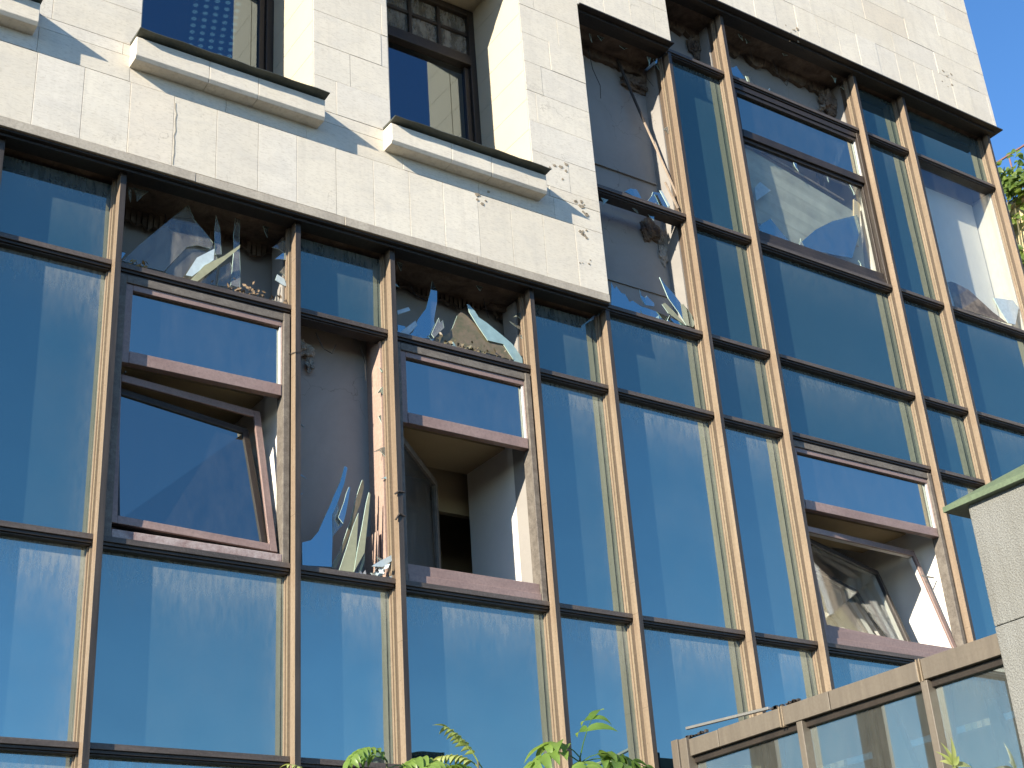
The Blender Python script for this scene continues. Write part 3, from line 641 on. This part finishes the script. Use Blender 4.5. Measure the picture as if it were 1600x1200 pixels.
def quad_sash(W,name,c,fw,th,mat,inner,glass,fi=.02):
    """sash knocked out of shape: c = outer corners bottom left, bottom right, top right, top left"""
    S = empty(name,(0,0,0),0,W); c=[Vector(p) for p in c]
    n = ((c[1]-c[0]).cross(c[3]-c[0])).normalized()
    if n.y<0: n=-n
    w_=(c[1]-c[0]).length; h_=(c[3]-c[0]).length
    def P(u,v,d): return (c[0]*(1-u)+c[1]*u)*(1-v)+(c[3]*(1-u)+c[2]*u)*v+n*d
    def bar(bm,u0,u1,v0,v1,d0,d1):
        vs=[bm.verts.new(P(u,v,d)) for v in (v0,v1) for d in (d0,d1) for u in (u0,u1)]
        for f in ((0,1,3,2),(4,6,7,5),(0,4,5,1),(2,3,7,6),(0,2,6,4),(1,5,7,3)): bm.faces.new([vs[i] for i in f])
    a,b=fw/w_,fw/h_
    bm=bmesh.new()
    for q in ((0,a,0,1),(1-a,1,0,1),(a,1-a,0,b),(a,1-a,1-b,1)): bar(bm,*q,0,th)
    mesh('frame',bm,mat,S,.003)
    if inner:
        bm=bmesh.new(); a2,b2=fi/w_,fi/h_
        for q in ((a2*.3,a,0.01,.99),(1-a,1-a2*.3,.01,.99),(a,1-a,1-b,1-b2*.3)): bar(bm,*q,th+.001,th+.035)
        mesh('inner_frame',bm,inner,S,.002)
    if glass:
        bm=bmesh.new(); bar(bm,a*.96,1-a*.96,b*.96,1-b*.96,.012,.018); mesh('pane',bm,mt[glass],S)
    return S
R_ = math.radians
W,gl,gr,zo,zr = casement(2.263,3.321,T2,T1-.06,'tilt')
quad_sash(W,'outer_sash',[(2.31,.085,4.375),(3.265,.09,4.350),(3.215,.235,5.255),(2.31,.15,5.27)],.045,.02,mt['sash'],None,None)
quad_sash(W,'inner_sash',[(2.34,.115,4.372),(3.232,.115,4.345),(3.165,.285,5.155),(2.32,.20,5.215)],.042,.03,mt['dark'],mt['white'],'vglass')
bx('stay_arm',[(2.37,2.376,.15,.40,5.28,5.29)],mt['steel'],W)
W,gl,gr,zo,zr = casement(4.025,5.064,T2,T1-.06,'open')
sash(W,gl-.02,gr-.06,zo+.0,zr-.03,mt['wfw'],0,R_(43),.15,.045,.04,'dimg','sash',mt['neck'])
W,gl,gr,zo,zr = casement(7.400,8.992,T2,T1-.06,'low')
quad_sash(W,'outer_sash',[(7.48,.09,4.39),(8.950,.10,4.334),(8.882,.29,5.25),(7.50,.14,5.20)],.045,.02,mt['sash'],mt['white'],None)
quad_sash(W,'middle_sash',[(7.49,.15,4.40),(8.685,.30,4.40),(8.666,.50,5.12),(7.50,.21,5.17)],.045,.03,mt['dark'],mt['white'],'cglass')
quad_sash(W,'inner_sash',[(7.50,.22,4.41),(8.60,.42,4.42),(8.50,.60,4.97),(7.52,.32,5.03)],.040,.03,mt['dark'],mt['white'],'iglass')
bx('stay_arm',[(8.80,8.95,.20,.206,5.0,5.012)],mt['steel'],W)
W,gl,gr,zo,zr = casement(7.400,8.992,Ta,Tb-.06,'upper')
sash(W,gl-.02,gr+.02,zo-.04,zr,mt['dark'],0,.001,.10,.03,.04,'cglass','sash')
# slats added for the pale building reflected in the upper window, with their rail
def reflection_slats():
    Bl = empty('reflection_slats',(0,0,0),0,W); sl_ = -.208; rr = random.Random(4)
    bm = bmesh.new(); z = 8.655; k = 0
    while z > 7.80:
        x1 = 8.90; x0 = 7.46
        a = (x0,z); b = (x1, z+sl_*(x1-x0)); 
        if b[1] > 7.74 or True:
            t = .004*rr.random(); zb_ = max(b[1],7.74)
            if zb_>b[1]: x1 = x0+(z-7.74)/.208; b=(x1,7.74)
            y = .17+.002*k
            vs=[bm.verts.new(p) for p in ((a[0],y+t,a[1]),(b[0],y+t,b[1]),(b[0],y+.012,b[1]-.019),(a[0],y+.012,a[1]-.019))]
            bm.faces.new(vs)
        z -= .0215; k += 1
    o = mesh('reflection_slat_rows',bm,mt['reflection_slats'],Bl); s=o.modifiers.new('t','SOLIDIFY'); s.thickness=.002
    bm = bmesh.new(); tube(bm,[(7.46,.165,8.70),(8.72,.165,8.44)],.012,.012,8); mesh('head_rail',bm,mt['bead'],Bl)  # rail added with the reflection slats
    bm = bmesh.new(); tube(bm,[(8.42,.165,8.66),(8.44,.165,8.50)],.004,.004,5); tube(bm,[(8.50,.165,8.66),(8.51,.165,8.49)],.004,.004,5); mesh('reflection_bar',bm,mt['dark'],Bl)
    bm = bmesh.new(); prism(bm,[(8.74,7.99),(8.80,7.99),(8.93,8.47),(8.86,8.50)],.16,.175); mesh('reflection_board',bm,mt['yb'],Bl)
reflection_slats()
# sheet of ceiling light tubes inside the upper window
# ---- glass left hanging in the frames
exec_shards = None
SHARD_Z = {}
def shards():
    roots = {}
    for n,(g,m,Y,pts) in enumerate(SHARDS):
        if g not in roots: roots[g] = empty('broken_pane',(0,0,0),0,B)
        bm = bmesh.new()
        cx = sum(p[0] for p in pts)/len(pts); zb = min(p[1] for p in pts); zt = max(p[1] for p in pts)
        tw = random.uniform(-.05,.05); lean = random.uniform(-.02,.05)*(1 if m!='clear' else .4)
        a = [bm.verts.new((x, Y+(z-zb)*lean+(x-cx)*tw, z)) for x,z in pts]
        try: f = bm.faces.new(a)
        except Exception: continue
        o = mesh('shard', bm, [mt['s_'+m],mt['edge']], roots[g])
        s = o.modifiers.new('thickness','SOLIDIFY'); s.thickness=.006; s.offset=0; s.material_offset_rim=1
    rr = random.Random(31)
    # small splinters still gripped by the sides of each frame: (group, x0, x1, z0, z1, y)
    for g,x0,x1,z0,z1,n in (('A',2.262,3.322,5.91,6.46,12),('B',4.024,5.066,5.91,6.46,12),('C',3.363,3.984,4.29,5.84,10),('D',5.757,6.677,6.575,7.53,10),('E',5.757,6.677,7.61,9.13,12),('F',7.40,8.995,9.255,9.82,14),('H',7.50,8.94,7.74,8.60,6)):
        for k in range(n):
            side = rr.choice('LRBBTT' if g!='C' else 'LLRR'); L = rr.uniform(.02,.10); wd = rr.uniform(.01,.05); t = rr.random()
            if side in 'LR':
                zc = z0+(z1-z0)*t; xe = x0 if side=='L' else x1; sg = 1 if side=='L' else -1
                P_ = [(xe,zc-wd),(xe+sg*L*.5,zc-wd*.4+rr.uniform(-.02,.02)),(xe+sg*L,zc+rr.uniform(-.04,.03)),(xe+sg*L*.4,zc+wd*.6),(xe,zc+wd)]
            else:
                xc = x0+(x1-x0)*t; ze = z0 if side=='B' else z1; sg = 1 if side=='B' else -1
                P_ = [(xc-wd,ze),(xc-wd*.5,ze+sg*L*.5),(xc+rr.uniform(-.03,.03),ze+sg*L),(xc+wd*.5,ze+sg*L*.3),(xc+wd,ze)]
            bm = bmesh.new(); y = .115+rr.uniform(-.012,.012); tw=rr.uniform(-.15,.15)
            bm.faces.new([bm.verts.new((px,y+(px-P_[0][0])*tw,pz)) for px,pz in P_])
            o = mesh('shard', bm, [mt['s_'+rr.choice(('clear2','blue','clear','teal','clear2'))],mt['edge']], roots[g])
            s = o.modifiers.new('thickness','SOLIDIFY'); s.thickness=.005; s.offset=0; s.material_offset_rim=1
    return roots
roots = shards()
# tiny crumbs of glass still held by the frame edges
for key,(x0,x1,z) in {'A':(2.45,3.30,T1),'F':(7.5,8.95,Tb),'E':(6.3,6.66,Ta),'C':(3.75,3.95,T2)}.items():
    bm = bmesh.new(); rr = random.Random(hash(key)%97 if 0 else ord(key))
    for k in range(26):
        x = rr.uniform(x0,x1); h = rr.uniform(.006,.035)*(2 if key=='A' and x>3.0 else 1); wd = rr.uniform(.006,.03); y = rr.uniform(.07,.14)
        vs = [bm.verts.new((x-wd,y,z-.001)),bm.verts.new((x+wd,y+rr.uniform(-.02,.02),z-.001)),bm.verts.new((x+rr.uniform(-1,1)*wd,y+rr.uniform(-.01,.02),z+h))]
        bm.faces.new(vs)
    o = mesh('glass_crumbs', bm, mt['s_clear2'] if key!='A' else mt['debris'], roots[key]); s=o.modifiers.new('t','SOLIDIFY'); s.thickness=.004
# torn wires
def wire(pts,r=.003):
    bm = bmesh.new(); tube(bm,pts,r,r,5); return mesh('wire',bm,mt['bwood'],B)
wire([(3.56,.2,5.85),(3.60,.18,5.74),(3.66,.18,5.72),(3.70,.2,5.80)]); wire([(3.88,.22,5.85),(3.90,.2,5.72),(3.905,.2,5.60)],.002)
wire([(3.275,.10,5.60),(3.31,.08,5.585),(3.325,-.004,5.56),(3.36,-.004,5.575),(3.39,.03,5.60)],.003)
wire([(3.965,-.004,4.62),(3.99,-.006,4.66),(4.03,-.004,4.65)],.006); wire([(3.965,-.004,4.78),(3.99,-.006,4.80),(4.03,-.004,4.80)],.006)
wire([(6.05,.26,9.14),(6.07,.25,8.90),(6.12,.24,8.75),(6.11,.24,8.62)],.003); wire([(6.62,.22,9.12),(6.60,.2,8.98),(6.64,.18,8.90)],.002)
wire([(4.30,.30,6.46),(4.34,.28,6.36),(4.44,.27,6.33),(4.52,.28,6.42)],.003); wire([(4.86,.25,6.46),(4.87,.22,6.30)],.002); wire([(2.60,.28,6.46),(2.62,.26,6.34),(2.70,.25,6.30)],.003)
wire([(8.2,.22,9.82),(8.22,.2,9.62),(8.30,.2,9.56),(8.34,.2,9.66)],.003); wire([(7.9,.2,9.82),(7.905,.2,9.70)],.002)
bx('conduit',(5.80,6.66,.312,.3312,8.02,8.035),mt['wall'],B,.002); bx('conduit',(5.80,6.66,.318,.3312,6.98,6.988),mt['wall'],B,.002)
# shrapnel pits in the stone
rr = random.Random(12)
CH = plain('chipped_stone',(.30,.25,.18),.95,0,40,.5,.8)
for (cx,cz,n,sp) in ((5.33,7.43,6,.10),(5.50,7.20,12,.07),(5.50,6.95,6,.07),(5.46,6.74,4,.05),(10.3,10.25,8,.1),(8.15,9.86,9,.16),(4.65,7.0,6,.08)):
    bm = bmesh.new()
    for k in range(n):
        x = cx*1.005+rr.gauss(0,sp*.55); z = cz+.03+rr.gauss(0,sp*.5); r = rr.uniform(.004,.017)
        if x>5.67 and x<5.76: continue
        m = rr.randint(6,10); 
        prism(bm,[(x+r*rr.uniform(.45,1.3)*math.cos(2*math.pi*q/m)*1.2, z+r*rr.uniform(.45,1.3)*math.sin(2*math.pi*q/m)) for q in range(m)], SY-.0035, SY+.002)
    o = mesh('chipped_spots', bm, CH, B); o['kind'] = 'stuff'
# long crack in one tall slab
bm = bmesh.new(); zz=7.0; x=2.495
P_=[]
while zz>6.53: P_.append((x,zz)); zz-=.04; x=2.50+rr.uniform(-.008,.006)
for (xa,za),(xb,zb) in zip(P_,P_[1:]):
    prism(bm,[(xa-.002,za),(xa+.004,za),(xb+.004,zb),(xb-.002,zb)],SY-.0032,SY+.002)
mesh('crack', bm, plain('pale_scar',(.36,.32,.25),.9), B)
# ================================================================= other things
o = bpy.data.objects.new
bm = bmesh.new(); g=bmesh.ops.create_grid(bm,x_segments=1,y_segments=1,size=900); 
tag(mesh('ground',bm,mt['paving']),kind='structure')

# loose battens
bm = bmesh.new(); tube(bm,[(6.37,.285,9.16),(6.535,.23,8.53)],.014,.012,6); tube(bm,[(6.535,.23,8.53),(6.735,.110,7.64)],.010,.009,6,1)  # shade put into the upper half's dark wood colour
tag(mesh('wooden_batten',bm,[mt['bwood'],mt['wood']]),'long wooden batten, upper half coloured dark for shade, leaning across the broken upper bay','batten')
bm = bmesh.new(); tube(bm,[(6.55,.10,7.88),(6.64,.09,7.66)],.010,.010,5)
tag(mesh('wooden_batten',bm,mt['wood']),'short splinter of pale wood by the foot of the long batten','batten')
bm = bmesh.new(); box(bm,-.012,.012,-.008,.008,-.36,.36)
r = mesh('metal_bar',bm,mt['steel'],None,.002); r.location=(5.885,-.50,3.50); r.rotation_euler=(R_(90)+.065,0,0); 
tag(r,'thin metal bar lying on top of the porch beam','bar')
# leaf litter in the broken top bay
bm = bmesh.new(); rr = random.Random(5)
def litter(bm,c,s,n,rr):
    for k in range(n):
        p = Vector((c[0]+rr.gauss(0,s[0]),c[1]+rr.gauss(0,s[1]),c[2]+abs(rr.gauss(0,s[2])))); r = rr.uniform(.008,.026)
        d = Vector((rr.uniform(-1,1),rr.uniform(-1,1),rr.uniform(-.6,1))).normalized(); u=d.orthogonal().normalized(); v=d.cross(u)
        vs=[bm.verts.new(p+u*r),bm.verts.new(p+v*r*.5+d*.004),bm.verts.new(p-u*r),bm.verts.new(p-v*r*.5)]
        bm.faces.new(vs)
litter(bm,(3.06,.085,5.912),(.09,.02,.035),70,rr)
tag(mesh('leaf_litter',bm,mt['debris']),'brown dry leaf litter heaped in the left broken top bay','litter')
bm = bmesh.new(); litter(bm,(4.60,.10,5.912),(.13,.015,.04),90,rr)
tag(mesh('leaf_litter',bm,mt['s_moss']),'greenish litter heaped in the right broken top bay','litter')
bm = bmesh.new(); litter(bm,(3.91,.085,4.29),(.03,.02,.03),30,rr)
tag(mesh('glass_rubble',bm,mt['s_pale']),'heap of splinters at the foot of the tall broken bay','rubble')
bm = bmesh.new(); litter(bm,(2.39,.09,5.925),(.03,.015,.02),16,rr)
tag(mesh('dry_leaf',bm,plain('golden_leaf',(.32,.19,.05),.6)),'golden dry leaf at the left end of the left broken top bay','leaf')
for n,(y,nn,lab) in enumerate(((-.22,18,'dark crumbs at the wall end of the porch beam'),(-.98,20,'dark crumbs midway along the porch beam'))):
    bm = bmesh.new(); 
    for k in range(nn):
        q=Vector((5.885,y+rr.gauss(0,.07),3.462)); box(bm,q.x-.01,q.x+.01,q.y-rr.uniform(.003,.012),q.y+.01,q.z,q.z+rr.uniform(.004,.018))
    tag(mesh('debris',bm,mt['bwood']),lab,'debris')

# ---- glazed porch standing at right angles to the facade
Pp = empty('glazed_porch',(5.87,-1.3,0)); tag(Pp,'taupe metal framed glazed porch with dusty panes in front of the facade','porch')
def pb(name,bs,mat,bev=.003,par=None):
    x = bx(name,[(b[0]-5.87,b[1]-5.87,b[2]+1.3,b[3]+1.3,b[4],b[5]) for b in bs],mat,par or Pp,bev); return x
YE=-2.95
ys=[-.085,-.34,-.44,-.93,-.945,-1.32,-1.34,-1.96,-1.99,YE]
pb('beam',[(5.87,5.97,-.42,-.16,3.352,3.452),(5.87,5.97,-.945,-.425,3.352,3.456),(5.868,5.972,-1.33,-.955,3.352,3.456),(5.87,5.97,-1.955,-1.335,3.352,3.456),(5.868,5.972,YE,-1.99,3.352,3.458)],mt['porch'])
[pb('joint_cover',[(5.862,5.98,-y,-y+.007,3.345,3.462)],mt['bead'],.001) for y in (.953,.975,1.968,1.988)]
pb('corner_post',[(5.855,5.98,-.155,-.085,.02,3.465),(5.848,5.99,-.08,-.02,.02,3.470)],mt['porch'])
for y in (-1.085,-1.985):
    pb('post',[(5.868,5.96,y-.022,y+.022,.02,3.348)],mt['porch'])
pb('head_rail',[(5.90,5.95,YE,-.16,3.312,3.350)],mt['dark'])
pb('glass_pane',[(5.925,5.931,-1.060,-.157,.3,3.312)],mt['pglass'],0); pb('glass_pane',[(5.925,5.931,-1.960,-1.108,.3,3.312)],mt['pglass'],0); pb('glass_pane',[(5.925,5.931,YE,-2.008,.3,3.312)],mt['pglass'],0)
pb('inner_wall',[(6.9,6.98,YE,-.1,.02,3.3)],plain('pale_teal_wall',(.42,.50,.48),.6))
pb('inner_beam',[(6.0,6.9,YE,YE+.08,3.0,3.1)],mt['steel'])
pb('roof',[(5.975,6.99,YE,-.03,3.36,3.44)],mt['steel'])
def bar_(name,pts):  # dark bars added for mullions mirrored in the porch glass
    bm=bmesh.new(); f=[bm.verts.new((.12,y+1.3,z)) for y,z in pts]; g=[bm.verts.new((.17,y+1.3,z)) for y,z in pts]
    bm.faces.new(f); bm.faces.new(g)
    for k in range(4): bm.faces.new((f[k],f[(k+1)%4],g[(k+1)%4],g[k]))
    mesh(name,bm,mt["dark"],Pp,.002)
bar_('reflection_band',[(-1.462, 3.354), (-1.594, 3.36), (-1.6, 2.169), (-1.453, 2.262)])
bar_('reflection_band',[(-1.897, 3.333), (-2.02, 3.346), (-1.867, 1.972), (-1.852, 2.052)])
bar_('reflection_band',[(-0.63, 3.362), (-0.795, 3.355), (-0.729, 2.674), (-0.585, 2.753)])
bar_('reflection_wedge',[(-1.594, 3.36), (-1.621, 3.36), (-1.969, 2.085), (-1.6, 2.169)])
bar_('reflection_wedge',[(-2.236, 3.204), (-2.266, 3.196), (-2.617, 2.023), (-2.269, 2.091)])
# ---- roughcast pier with green capping
Q = empty('rendered_pier',(5.50,-3.185,0)); tag(Q,'grey roughcast wall end with a green metal capping beside the porch','wall')
bm=bmesh.new(); box(bm,0,.5,.445-1.0,.445,0,3.37); box(bm,.0,.5,.445-1.0,.445,3.372,3.985)
mesh('pier',bm,mt['stucco'],Q,.006)
bm=bmesh.new(); 
ya,yb=.445+.115,.445-1.05
lo=[(-.04,ya,3.965),(.54,ya,3.965),(.54,yb,3.965),(-.04,yb,3.965)]; hi=[(-.04,ya,3.992),(.54,ya,3.992),(.54,yb,3.992),(-.04,yb,3.992)]; rg=[(.25,ya-.9,4.20),(.25,yb+.1,4.20)]
L_=[bm.verts.new(p) for p in lo]; H_=[bm.verts.new(p) for p in hi]; G_=[bm.verts.new(p) for p in rg]
bm.faces.new(L_)
for k in range(4): bm.faces.new((L_[k],L_[(k+1)%4],H_[(k+1)%4],H_[k]))
bm.faces.new((H_[0],H_[1],G_[0])); bm.faces.new((H_[2],H_[3],G_[1])); bm.faces.new((H_[1],H_[2],G_[1],G_[0])); bm.faces.new((H_[3],H_[0],G_[0],G_[1]))
mesh('capping',bm,mt['green'],Q,.002)

# ---- ailanthus saplings in front of the facade
def leaflet(bm,base,d,up,L,Wd,tone,tl,curl=.35,mi=0):
    d=d.normalized(); s=d.cross(up).normalized(); n=s.cross(d)
    prev=None; K=6; p=Vector(base)
    for k in range(K+1):
        t=k/K; w=Wd*math.sin(math.pi*min(1,(t*.92+.06))**.75)*(1-.25*t) if k<K else .0006
        q=[bm.verts.new(p-s*w+n*w*.35),bm.verts.new(p),bm.verts.new(p+s*w+n*w*.35)]
        for v in q: v[tl]=tone
        if prev:
            for a in (0,1):
                f=bm.faces.new((prev[a],prev[a+1],q[a+1],q[a])); f.material_index=mi; f.smooth=True
        prev=q; p=p+d*(L/K); d=(d-n*(curl/K)*1.3+Vector((0,0,-.06*curl))).normalized(); n=s.cross(d)
def frond(bm,base,dirn,L,n,lf,tl,rr,droop=1.2,mi=0,w=.022):
    p=Vector(base); d=Vector(dirn).normalized(); pts=[p.copy()]
    K=n; t0=rr.random()
    for k in range(K):
        p=p+d*(L/K); d=(d+Vector((0,0,-droop/K))).normalized(); pts.append(p.copy())
        if k>=1:
            side=d.cross(Vector((0,0,1))).normalized(); up=side.cross(d)
            for sg in (-1,1):
                l=lf*(1-.5*abs(k/K-.4))*rr.uniform(.8,1.1)
                dd=(side*sg+d*.55+Vector((0,0,-.25*rr.random())))
                leaflet(bm,p,dd,up,l,w*l/.1,min(1,max(0,t0+rr.uniform(-.25,.25))),tl,.5+.5*rr.random(),mi)
    leaflet(bm,p,d,Vector((0,0,1)),lf,w*lf/.1,t0,tl,.4,mi)
    tube(bm,pts,.0028,.0012,4,mi)
def sapling(x,y,z,lab,fr,lf,seed,mats=('leaf','leafy'),bend=(0,0),name='sapling'):
    T=empty(name,(x-bend[0],y-bend[1],0)); tag(T,lab,'sapling','saplings along the bottom edge')
    bm=bmesh.new(); tube(bm,[(0,0,0),(bend[0]*.1,bend[1]*.1,z*.4),(bend[0]*.5,bend[1]*.5,z*.75),(bend[0],bend[1],z)],.014,.004,7)
    mesh('stem',bm,mt['bark'],T)
    rr=random.Random(seed); bm=bmesh.new(); tl=bm.verts.layers.float.new('tone')
    for (az,el,L,n,zz,dr,mi) in fr:
        dirn=(math.cos(R_(az))*math.cos(R_(el)),math.sin(R_(az))*math.cos(R_(el)),math.sin(R_(el)))
        frond(bm,(bend[0],bend[1],z+zz),dirn,L,n,lf*rr.uniform(.9,1.1),tl,rr,dr,mi)
    # lower foliage out of frame
    for k in range(5):
        az=k*75+seed*31; frond(bm,(bend[0]*.4,bend[1]*.4,z*.55+.12*k*.8),(math.cos(R_(az)),math.sin(R_(az)),.35),.38,8,.11,tl,rr,1.1,0)
    mesh('foliage',bm,[mt[mats[0]],mt[mats[1]]],T)
    return T
sapling(3.47,-2.2,2.765,'tallest sapling with broad bright green leaves before the right lower panes',[(20,62,.20,3,0,.5,0),(-10,15,.36,6,-.02,.9,0),(185,25,.26,5,-.02,1.3,0),(60,-10,.25,5,0,1.2,0),(-60,20,.25,5,-.05,1.3,0),(0,-15,.33,6,-.10,.8,0),(200,-20,.24,5,-.12,1,0),(100,-30,.22,4,-.05,1,0),(-30,30,.22,5,-.02,1.5,0),(240,10,.24,6,-.04,1.4,0),(170,45,.15,4,.0,1.2,0)],.13,4)
sapling(2.60,-2.2,2.70,'sapling with narrow drooping fresh green leaves beside a mullion foot',[(200,35,.22,9,0,1.7,0),(150,30,.2,8,0,1.9,0),(180,10,.2,8,-.04,1.6,0),(-30,20,.18,6,-.03,1.8,0),(230,-10,.2,6,-.05,1.2,0)],.07,5)
sapling(2.83,-2.2,2.675,'low sapling arching sideways with long hanging green leaves',[(190,40,.22,8,0,1.9,0),(220,30,.2,7,-.01,1.6,0),(10,35,.20,8,0,1.8,0),(-20,5,.2,5,-.03,1.2,0)],.09,6)
sapling(2.99,-2.2,2.72,'sapling with a pale yellow green fan of narrow leaves',[(165,62,.17,9,0,.9,1),(150,45,.15,8,-.02,1.2,1),(20,-40,.2,7,0,.8,1),(185,15,.16,7,-.04,1.4,1)],.062,7)
sapling(2.31,-2.2,2.62,'leftmost sapling, only a small yellow leaf tip showing',[(160,50,.10,5,0,1.0,1),(20,40,.1,5,0,1.4,1)],.04,8)
sapling(4.00,-2.2,2.70,'small yellow leaf tip in front of the porch corner post',[(150,50,.10,5,0,1.0,1),(20,40,.1,5,0,1.2,1)],.045,9)
sapling(5.09,-2.2,2.76,'small pale leaf tip in front of the middle porch pane',[(190,30,.14,6,0,1.0,1),(0,30,.12,5,0,1.2,1)],.05,10)
T=sapling(5.70,-2.2,2.87,'sapling with a star of pointed yellow green leaves before the porch',[(-10,-40,.12,3,-.05,.8,0)],.09,11)
bm=bmesh.new(); tl=bm.verts.layers.float.new('tone')
Rt=Vector(RX); Ut=Vector(RY)
for ang,L in ((5,.155),(-22,.15),(78,.14),(100,.12),(128,.10),(-60,.11),(-120,.10),(160,.07),(45,.06)):
    d=Vector((math.cos(R_(ang))*.85,-.3*math.sin(R_(ang*2)),math.sin(R_(ang))))
    leaflet(bm,(0,0,2.87),d,Vector((0,-1,.4)),L,.017,random.uniform(.3,1),tl,.3,1)
mesh('leaf_cluster',bm,[mt['leaf'],mt['leafy']],T)

# ---- neighbouring yellow brick building with a vine
def ybrick():
    a=N('yellow_brick'); c=a.coord('Object'); mp=a.n('ShaderNodeMapping'); mp.inputs['Rotation'].default_value=(math.pi/2,0,math.pi/2) ; 
    sep=a.n('ShaderNodeSeparateXYZ'); a.l(c,sep.inputs[0]); cb=a.n('ShaderNodeCombineXYZ'); a.l(sep.outputs['Y'],cb.inputs[0]); a.l(sep.outputs['Z'],cb.inputs[1])
    b=a.n('ShaderNodeTexBrick'); b.inputs['Scale'].default_value=1; b.inputs['Brick Width'].default_value=.26; b.inputs['Row Height'].default_value=.08; b.inputs['Mortar Size'].default_value=.007
    b.inputs['Color1'].default_value=(.62,.50,.27,1); b.inputs['Color2'].default_value=(.52,.42,.23,1); b.inputs['Mortar'].default_value=(.35,.30,.2,1)
    a.l(cb.outputs[0],b.inputs['Vector']); return a.done(a.princ(b.outputs['Color'],.85,0,None,.2))
Nb = empty('neighbour_building',(17,0,0)); tag(Nb,'yellow brick building beyond the corner with a roof railing','building')
bx('brick_wall',[(0,8,1.2,6,0,12.98)],ybrick(),Nb); bx('parapet_ledge',[(-.12,8.1,1.1,6,12.985,13.07)],mt['trim'],Nb,.01)
bx('parapet',[(.9,7.9,1.2,6,13.075,13.52)],ybrick() if 0 else mt['trim'],Nb); bx('parapet_ledge',[(.8,8.0,1.1,6,13.525,13.60)],mt['trim'],Nb,.01)
mt['rust']=plain('rusty_railing',(.20,.10,.08),.7)
bm=bmesh.new(); tube(bm,[(.0,1.25,13.87),(.0,6,13.87)],.018,.018,6); tube(bm,[(0,1.25,13.5),(0,6,13.5)],.012,.012,6)
for k in range(5): tube(bm,[(0,1.3+k*1.1,13.07),(0,1.3+k*1.1,13.87)],.014,.014,6)
mesh('roof_railing',bm,mt['rust'],Nb)
V=empty('climbing_vine',(16.95,3.9,0)); tag(V,'bright green vine climbing the corner of the yellow building','vine')
bm=bmesh.new(); tl=bm.verts.layers.float.new('tone'); rr=random.Random(21)
for k in range(3600):
    t=rr.random(); z=13.55-3.0*t+rr.gauss(0,.12); y=(.15+rr.gauss(0,.22)) if z<13.0 else rr.uniform(-.9,.5); 
    if z<12.9: y=min(y,.6)-.05; 
    if z>13.0 and rr.random()<.15: z+=rr.uniform(0,.15)
    if z<12.6 and noise.noise(Vector((0,y*2.5,z*1.6)))<-.02: continue
    dens=noise.noise(Vector((y*3,z*3,1.7)))
    if dens<-.18: continue
    p=Vector((-rr.uniform(.0,.30),y,z)); d=Vector((rr.uniform(-1,.3),rr.uniform(-1,1),rr.uniform(-1,.2)))
    leaflet(bm,p,d,Vector((-.8,rr.uniform(-.4,.4),.6)),rr.uniform(.08,.15),rr.uniform(.04,.065),rr.random(),tl,.4)
mesh('foliage',bm,[mt['vine'],mt['leafy']],V)
bm=bmesh.new()
for k in range(5): tube(bm,[(-.05,.1+.1*k,0),(-.08,.0+.12*k,6),(-.08,.2-.08*k,10),(-.1,-.1*k,13.2)],.03,.012,6)
mesh('stem',bm,mt['bark'],V)
# ceiling light inside the left upper window
Lp=empty('ceiling_light',(3.33,1.45,8.9),R_(-18)); tag(Lp,'ceiling light with a grid of small bright lamps behind the left upper window','ceiling light')
bm=bmesh.new(); box(bm,-.20,.20,-.55,.55,0,.03); mesh('housing',bm,mt['dark'],Lp)
em=N('lamp_glow'); e=em.n('ShaderNodeEmission'); e.inputs[0].default_value=(.55,1,.95,1); e.inputs[1].default_value=1.5; em=em.done(e.outputs[0])
bm=bmesh.new()
for i in range(5):
    for j in range(14):
        bmesh.ops.create_circle(bm,cap_ends=True,segments=10,radius=.020,matrix=Matrix.Translation((-.15+.075*i,-.49+.075*j,-.004)))
mesh('lamp_grid',bm,em,Lp)

# ---- cream building further along, mirrored in the tilted panes
Cb=empty('cream_building',(20,-2.6,0)); tag(Cb,'cream building with white framed windows facing the facade end, mirrored in tilted panes','building')
cw=plain('cream_render',(.58,.49,.31),.85,0,4,.2)
bx('wall',[(0,7,-1.9,2.1,0,15.5)],cw,Cb); bx('cornice',[(-.5,7,-2.3,2.4,15.55,15.9),(-.3,7,-2.1,2.3,15.2,15.54)],mt['room'],Cb,.02)
for zz in (2.4,5.8,9.2,12.4):
    for yy in (-.95,.95):
        Wn=empty('window',(0,0,0),0,Cb)
        bx('frame',[(-.12,.02,yy-.68,yy-.55,zz-.1,zz+2.0),(-.12,.02,yy+.55,yy+.68,zz-.1,zz+2.0),(-.12,.02,yy-.549,yy+.549,zz+1.85,zz+2.0),(-.12,.02,yy-.549,yy+.549,zz-.1,zz+.05),(-.08,.02,yy-.04,yy+.04,zz+.051,zz+1.849),(-.08,.02,yy-.549,yy+.549,zz+1.2,zz+1.28)][:5],mt['white'],Wn)
        bx('pane',[(-.03,-.02,yy-.55,yy+.55,zz+.05,zz+1.85)],mt['uglass'],Wn)
